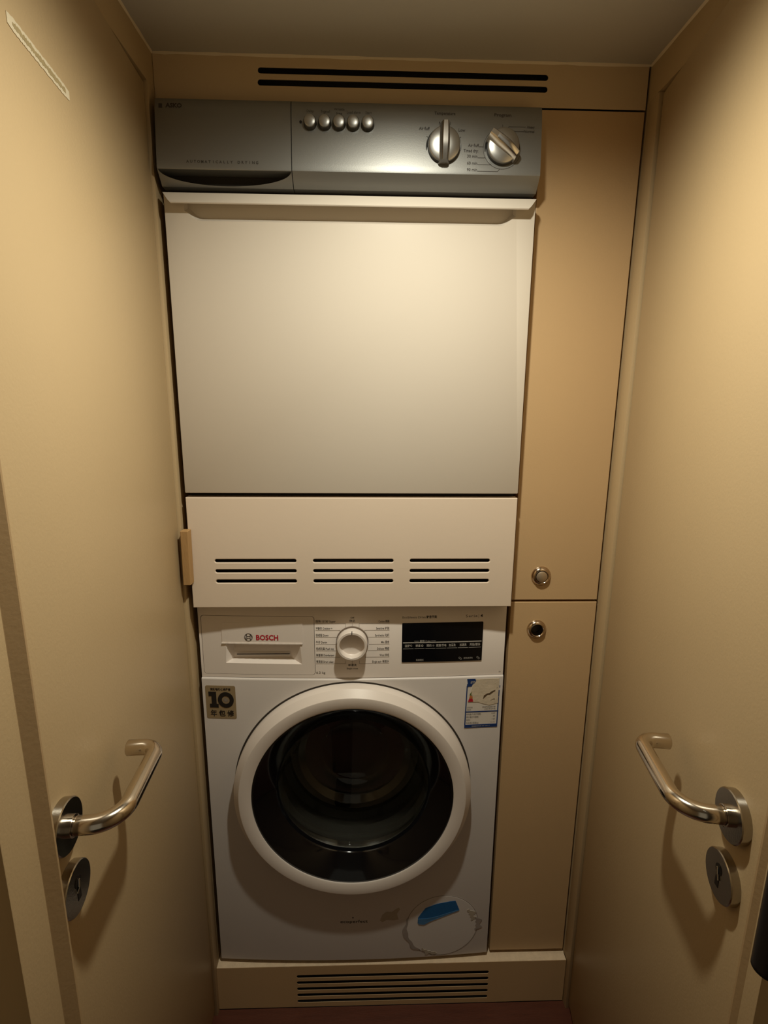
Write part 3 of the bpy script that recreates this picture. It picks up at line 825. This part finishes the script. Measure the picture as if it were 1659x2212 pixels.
obj('stain_patch', bm, m_dirt2, W, smooth=0, label='faint yellowish stain')

# ------------------------------------------------------------------ dryer
D = thing('tumble_dryer', 'cream tumble dryer with a silver control panel, stacked on the washing machine', 'tumble dryer', (0.2975, 0.3, 0.9762))
DXA, DXB = 0.0, 0.595
bxo('cabinet', DXA + 0.001, DXB - 0.001, 0.024, 0.58, 0.9762, 1.8055, m_side, D, bev=0.003)
bxo('seam_shade_sheet', DXA + 0.002, DXB - 0.002, 0.0205, 0.0245, 1.17, 1.69, m_dark, D)  # near-black sheet added so the seams look shaded
# control panel profile
PR = [(0.0185, 1.6840), (0.0050, 1.6845), (0.0035, 1.6855), (-0.0108, 1.7020), (-0.0125, 1.7042), (-0.0128, 1.7065), (-0.0122, 1.7150), (-0.0108, 1.7300), (-0.0085, 1.7500), (-0.0062, 1.7740), (-0.0036, 1.7920), (-0.0012, 1.8020), (0.0012, 1.8055), (0.0050, 1.8070), (0.0235, 1.8070)]
zy = [(z, y_) for y_, z in PR[2:-1]]
def ypan(x, z):
    for (za, ya), (zb_, yb_) in zip(zy, zy[1:]):
        if za <= z <= zb_: return ya + (yb_ - ya) * (z - za) / (zb_ - za)
    return zy[0][1] if z < zy[0][0] else zy[-1][1]
SX = 0.2052
bm = sweep_x(PR, xs(SX + 0.0006, DXB, 4), lambda x: 0)
CP = obj('control_panel', bm, m_silver, D, smooth=28)
bm = sweep_x(PR, xs(DXA - 0.002, SX - 0.0006, 4), lambda x: 0)
lp = [(0.1015 + 0.1025 * math.cos(math.pi + math.pi * i / 32), 1.7036 + 0.0175 * math.sin(math.pi + math.pi * i / 32)) for i in range(33)]
cut = frustum(lp, -0.03, lp, 0.016)
bm = boolean(bm, [cut])
bm.normal_update()
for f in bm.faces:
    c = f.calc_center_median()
    if 0 < c.x < 0.2045 and 1.684 < c.z < 1.7038 and c.y < 0.0164 and (abs(c.y - ypan(c.x, c.z)) > 0.0008 or abs(f.normal.z) > .95): f.material_index = 1  # cut walls coloured near-black in place of the shade inside
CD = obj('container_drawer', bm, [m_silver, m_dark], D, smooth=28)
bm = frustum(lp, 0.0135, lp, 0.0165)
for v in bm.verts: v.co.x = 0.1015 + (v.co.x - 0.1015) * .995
obj('grip_pocket_shade', bm, m_dark, CD, label='crescent finger pocket, its shade painted black')
ypn = lambda x, z: ypan(x, z)
bm = bmesh.new()
poly(bm, [(0.0040, 1.7905), (0.0095, 1.7905), (0.0095, 1.7965), (0.0040, 1.7965)], ypn, .0002)
text(bm, 'ASKO', 0.0150, 1.7938, 0.0088, ypn, .0004, 'LEFT', 0.0004, 0.0250)
obj('brand_lettering', bm, m_ink, CD, smooth=0, label='small dark brand name, top left corner')
bm = bmesh.new()
s = 'AUTOMATICALLY DRYING'
for i, ch in enumerate(s):
    if ch != ' ':
        x = 0.0455 + (0.1065 * i / (len(s) - 1))
        text(bm, ch, x, 1.7143, 0.0056, ypn, .0004, 'CENTER', 0.0001)
obj('drawer_lettering', bm, m_ink2, CD, smooth=0, label='widely spaced row of small capitals')
# push buttons
for i, x in enumerate((0.2345, 0.2570, 0.2790, 0.3008, 0.3233)):
    bm = bmesh.new(); z = 1.7722; y0 = ypan(x, z)
    lean = lambda q: Vector((q.x, q.y + y0, q.z - 0.12 * q.y))
    lathe(bm, [(0.0, -0.0050), (0.0086, -0.0050), (0.0088, -0.0082), (0.0084, -0.0092), (0.0070, -0.0098), (0.0035, -0.0103), (0.0, -0.0104)], x, z, 40, fr=lean)
    B = obj('push_button', bm, m_satin, CP, smooth=28)
    bm = bmesh.new()
    lathe(bm, [(0.0, -0.0076), (0.0090, -0.0076), (0.0096, -0.0070), (0.0102, 0.0), (0.0102, 0.004), (0.0, 0.004)], x, z, 40, fr=lean)
    obj('button_side_shade', bm, m_side_shade, B, label='button side with its shade painted dark')  # side below the cap coloured dark to paint in its shade
bm = bmesh.new(); lathe(bm, [(0, -0.0012), (0.0020, -0.0010), (0.0022, 0.002), (0, 0.002)], 0.2200, 1.7745, 20, fr=lambda q: Vector((q.x, q.y + ypan(q.x, q.z), q.z)))
obj('indicator_lamp', bm, m_black2, CP)
# rotary dials
def dial(x, z, ang, lab):
    y0 = ypan(x, z)
    bm = bmesh.new()
    lathe(bm, [(0.0, -0.0060), (0.0245, -0.0060), (0.0247, -0.0085), (0.0243, -0.0104), (0.0225, -0.0116), (0.010, -0.0124), (0.0, -0.0126)], x, z, 64, fr=lambda q: Vector((q.x, q.y + y0, q.z - 0.10 * q.y)))
    dd = obj('dial', bm, m_satin, CP, smooth=32, label=lab)
    bm = bmesh.new()
    lathe(bm, [(0.0, -0.0072), (0.0250, -0.0072), (0.0254, 0.0), (0.0268, -0.0006), (0.0278, -0.0006), (0.0282, 0.004), (0.0, 0.004)], x, z, 64, fr=lambda q: Vector((q.x, q.y + y0, q.z - 0.10 * q.y)))
    obj('dial_base_shade', bm, m_side_shade, dd, smooth=35, label='base ring with side shade painted dark')  # base coloured dark to paint in the dial's shaded side
    bm = bmesh.new()
    ca, sa = math.cos(ang), math.sin(ang)
    N = 14; rg = []
    for i in range(N + 1):
        t = -1 + 2 * i / N
        L_ = 0.0262 * t; hw = 0.0086 - 0.0014 * t * t; h = 0.0235 - 0.0045 * max(0, -t) ** 2 - .001 * t * t
        rg.append([Vector((-hw - .0014, -0.004, L_)), Vector((-hw, -0.0105, L_)), Vector((-hw * .66, -h + .0022, L_ * .985)), Vector((-hw * .42, -h, L_ * .97)), Vector((hw * .42, -h, L_ * .97)), Vector((hw * .66, -h + .0022, L_ * .985)), Vector((hw, -0.0105, L_)), Vector((hw + .0014, -0.004, L_))])
    R_ = []
    for r_ in rg:
        R_.append([bm.verts.new((x + p.x * ca + p.z * sa, y0 + p.y, z - p.x * sa + p.z * ca - 0.10 * p.y)) for p in r_])
    for a, b in zip(R_, R_[1:]):
        for i in range(8):
            j = (i + 1) % 8; bm.faces.new((a[i], a[j], b[j], b[i]))
    bm.faces.new(R_[0]); bm.faces.new(R_[-1])
    obj('grip_ridge', bm, m_chrome, dd, smooth=45)
    return dd
dial(0.4415, 1.7430, 0.0, 'temperature dial, ridge upright')
dial(0.5335, 1.7425, math.radians(-56), 'programme dial, ridge turned askew')
for x, z, s in ((0.2345, 1.7905, 'Delay'), (0.2580, 1.7905, 'Signal'), (0.2794, 1.7940, 'Wrinkle'), (0.2794, 1.7880, 'free'), (0.3015, 1.7900, 'Load alarm'), (0.3244, 1.7900, 'Start')):
    tpart('panel_label', CP, m_ink, s, x, z, 0.0056, ypn, .0004, 'CENTER', 0.0, {'Delay': .0105, 'Signal': .0135, 'Wrinkle': .016, 'free': .009, 'Load alarm': .021, 'Start': .0098}[s])
tpart('panel_label', CP, m_ink, 'Temperature', 0.4429, 1.7917, 0.0068, ypn, .0004, 'CENTER', 0.0001, 0.0325)
tpart('panel_label', CP, m_ink, 'Air fluff', 0.4190, 1.7690, 0.0064, ypn, .0004, 'RIGHT', 0.0001, 0.0165)
tpart('panel_label', CP, m_ink, 'Normal', 0.4429, 1.7772, 0.0060, ypn, .0004, 'CENTER', 0.0001)
tpart('panel_label', CP, m_ink, 'Low', 0.4640, 1.7678, 0.0064, ypn, .0004, 'LEFT', 0.0001, 0.0105)
tpart('panel_label', CP, m_ink, 'Program', 0.5333, 1.7912, 0.0068, ypn, .0004, 'CENTER', 0.0001, 0.0265)
tpart('panel_label', CP, m_ink, 'Heavy', 0.5835, 1.7745, 0.0052, ypn, .0004, 'RIGHT', 0.0001, 0.0115)
tpart('panel_label', CP, m_ink, 'Normal', 0.5835, 1.7680, 0.0052, ypn, .0004, 'RIGHT', 0.0001, 0.0165)
tpart('panel_label', CP, m_ink, 'Air fluff', 0.4965, 1.7462, 0.0062, ypn, .0004, 'RIGHT', 0.0001, 0.017)
tpart('panel_label', CP, m_ink, 'Timed dry:', 0.4960, 1.7383, 0.0066, ypn, .0004, 'RIGHT', 0.0001, 0.023)
for z, s in ((1.7303, '30 min'), (1.7203, '60 min'), (1.7108, '90 min')):
    tpart('panel_label', CP, m_ink, s, 0.4950, z, 0.0062, ypn, .0004, 'RIGHT', 0.0001, 0.0160)
lw = 0.0006
lpart('leader_line', CP, m_ink, [(0.4970, 1.7446), (0.5040, 1.7446)], lw, ypn, .0003)
lpart('leader_line', CP, m_ink, [(0.4955, 1.7285), (0.5055, 1.7285), (0.5075, 1.7300)], lw, ypn, .0003)
lpart('leader_line', CP, m_ink, [(0.4955, 1.7185), (0.5150, 1.7185), (0.5165, 1.7198)], lw, ypn, .0003)
lpart('leader_line', CP, m_ink, [(0.4955, 1.7090), (0.5270, 1.7090), (0.5300, 1.7125)], lw, ypn, .0003)
lpart('leader_line', CP, m_ink, [(0.5333, 1.7770), (0.5333, 1.7730)], lw, ypn, .0003)
lpart('leader_line', CP, m_ink, [(0.5415, 1.7715), (0.5430, 1.7745), (0.5690, 1.7745)], lw, ypn, .0003)
lpart('leader_line', CP, m_ink, [(0.5500, 1.7690), (0.5530, 1.7678), (0.5665, 1.7678)], lw, ypn, .0003)
bm = bmesh.new()
for a in range(-20, 236, 8):
    t0, t1 = math.radians(270 - 120 + a * 0.8), math.radians(270 - 120 + (a + 8) * 0.8)
    line(bm, [(0.5335 + .0298 * math.cos(t0), 1.7425 + .0298 * math.sin(t0)), (0.5335 + .0298 * math.cos(t1), 1.7425 + .0298 * math.sin(t1))], lw * .8, ypn, .0003)
for a in (150, 30):
    t0 = math.radians(a)
    lpart('leader_line', CP, m_ink, [(0.4415 + .029 * math.cos(t0), 1.7425 + .029 * math.sin(t0)), (0.4415 + .031 * math.cos(t0), 1.7425 + .031 * math.sin(t0))], lw, ypn, .0003)
obj('dial_scale', bm, m_ink, CP, smooth=0)
# dryer door with finger pocket and lip
bm = bmesh.new(); box(bm, DXA, DXB, 0.0, 0.0205, 1.1927, 1.6748, 0.0016, 2)
pocket = [(0.0300, 1.690), (0.0300, 1.6500), (0.0360, 1.6465), (0.0420, 1.6405), (0.0490, 1.6365), (0.0560, 1.6355), (0.5390, 1.6355), (0.5460, 1.6365), (0.5530, 1.6405), (0.5590, 1.6465), (0.5650, 1.6500), (0.5650, 1.690)]
cut = bmesh.new()
cxm = (0.0300 + 0.5650) / 2
a = [cut.verts.new((x, -0.005, z - 0.004)) for x, z in pocket]; b = [cut.verts.new((cxm + (x - cxm) * .985, 0.012, z + 0.006)) for x, z in pocket]
cut.faces.new(a); cut.faces.new(b)
for i in range(len(a)):
    j = (i + 1) % len(a); cut.faces.new((a[i], a[j], b[j], b[i]))
DD = obj('door', boolean(bm, [cut]), m_enamel, D, smooth=28)
bm = bmesh.new()
def lip_ring(y0, z0, y1, z1): pass
prof = [(0.004, 1.6748, 0.0), (-0.001, 1.6748, 0.0), (-0.0065, 1.6728, 0.0015), (-0.0150, 1.6600, 0.011), (-0.0165, 1.6560, 0.0150), (-0.0155, 1.6545, 0.0160), (-0.0135, 1.6555, 0.0155), (-0.0030, 1.6700, 0.004), (0.004, 1.6725, 0.002)]
L_ = [bm.verts.new((DXA + i_, y_, z_)) for y_, z_, i_ in prof]; R_ = [bm.verts.new((DXB - i_, y_, z_)) for y_, z_, i_ in prof]
n = len(L_)
for i in range(n):
    j = (i + 1) % n; bm.faces.new((L_[i], L_[j], R_[j], R_[i]))
bm.faces.new(L_); bm.faces.new(list(reversed(R_)))
obj('door_lip', bm, m_enamel, DD, smooth=35, label='sloping grip lip along the top edge')
# slotted lower panel
loops = [rect(DXA, DXB, 0.9762, 1.1846)]
for (xa, xb) in ((0.0446, 0.1930), (0.2234, 0.3715), (0.4017, 0.5505)):
    for z in (1.0667, 1.0471, 1.0274): loops.append(slot(xa, xb, z, 0.0068))
bm = plate(loops, 0.0, 0.0055, 0.0012)
b2 = plate([rect(DXA, DXB, 0.9762, 1.1846), rect(DXA + 0.004, DXB - 0.004, 0.9802, 1.1806)], 0.005, 0.0195)
me = bpy.data.meshes.new('t'); b2.to_mesh(me); b2.free(); bm.from_mesh(me)
obj('slotted_panel', bm, m_ventw, D, smooth=20)
bxo('panel_shade_sheet', 0.03, 0.57, 0.0195, 0.0215, 1.0, 1.09, m_dark, D)  # dark sheet giving the dryer slots a painted shade
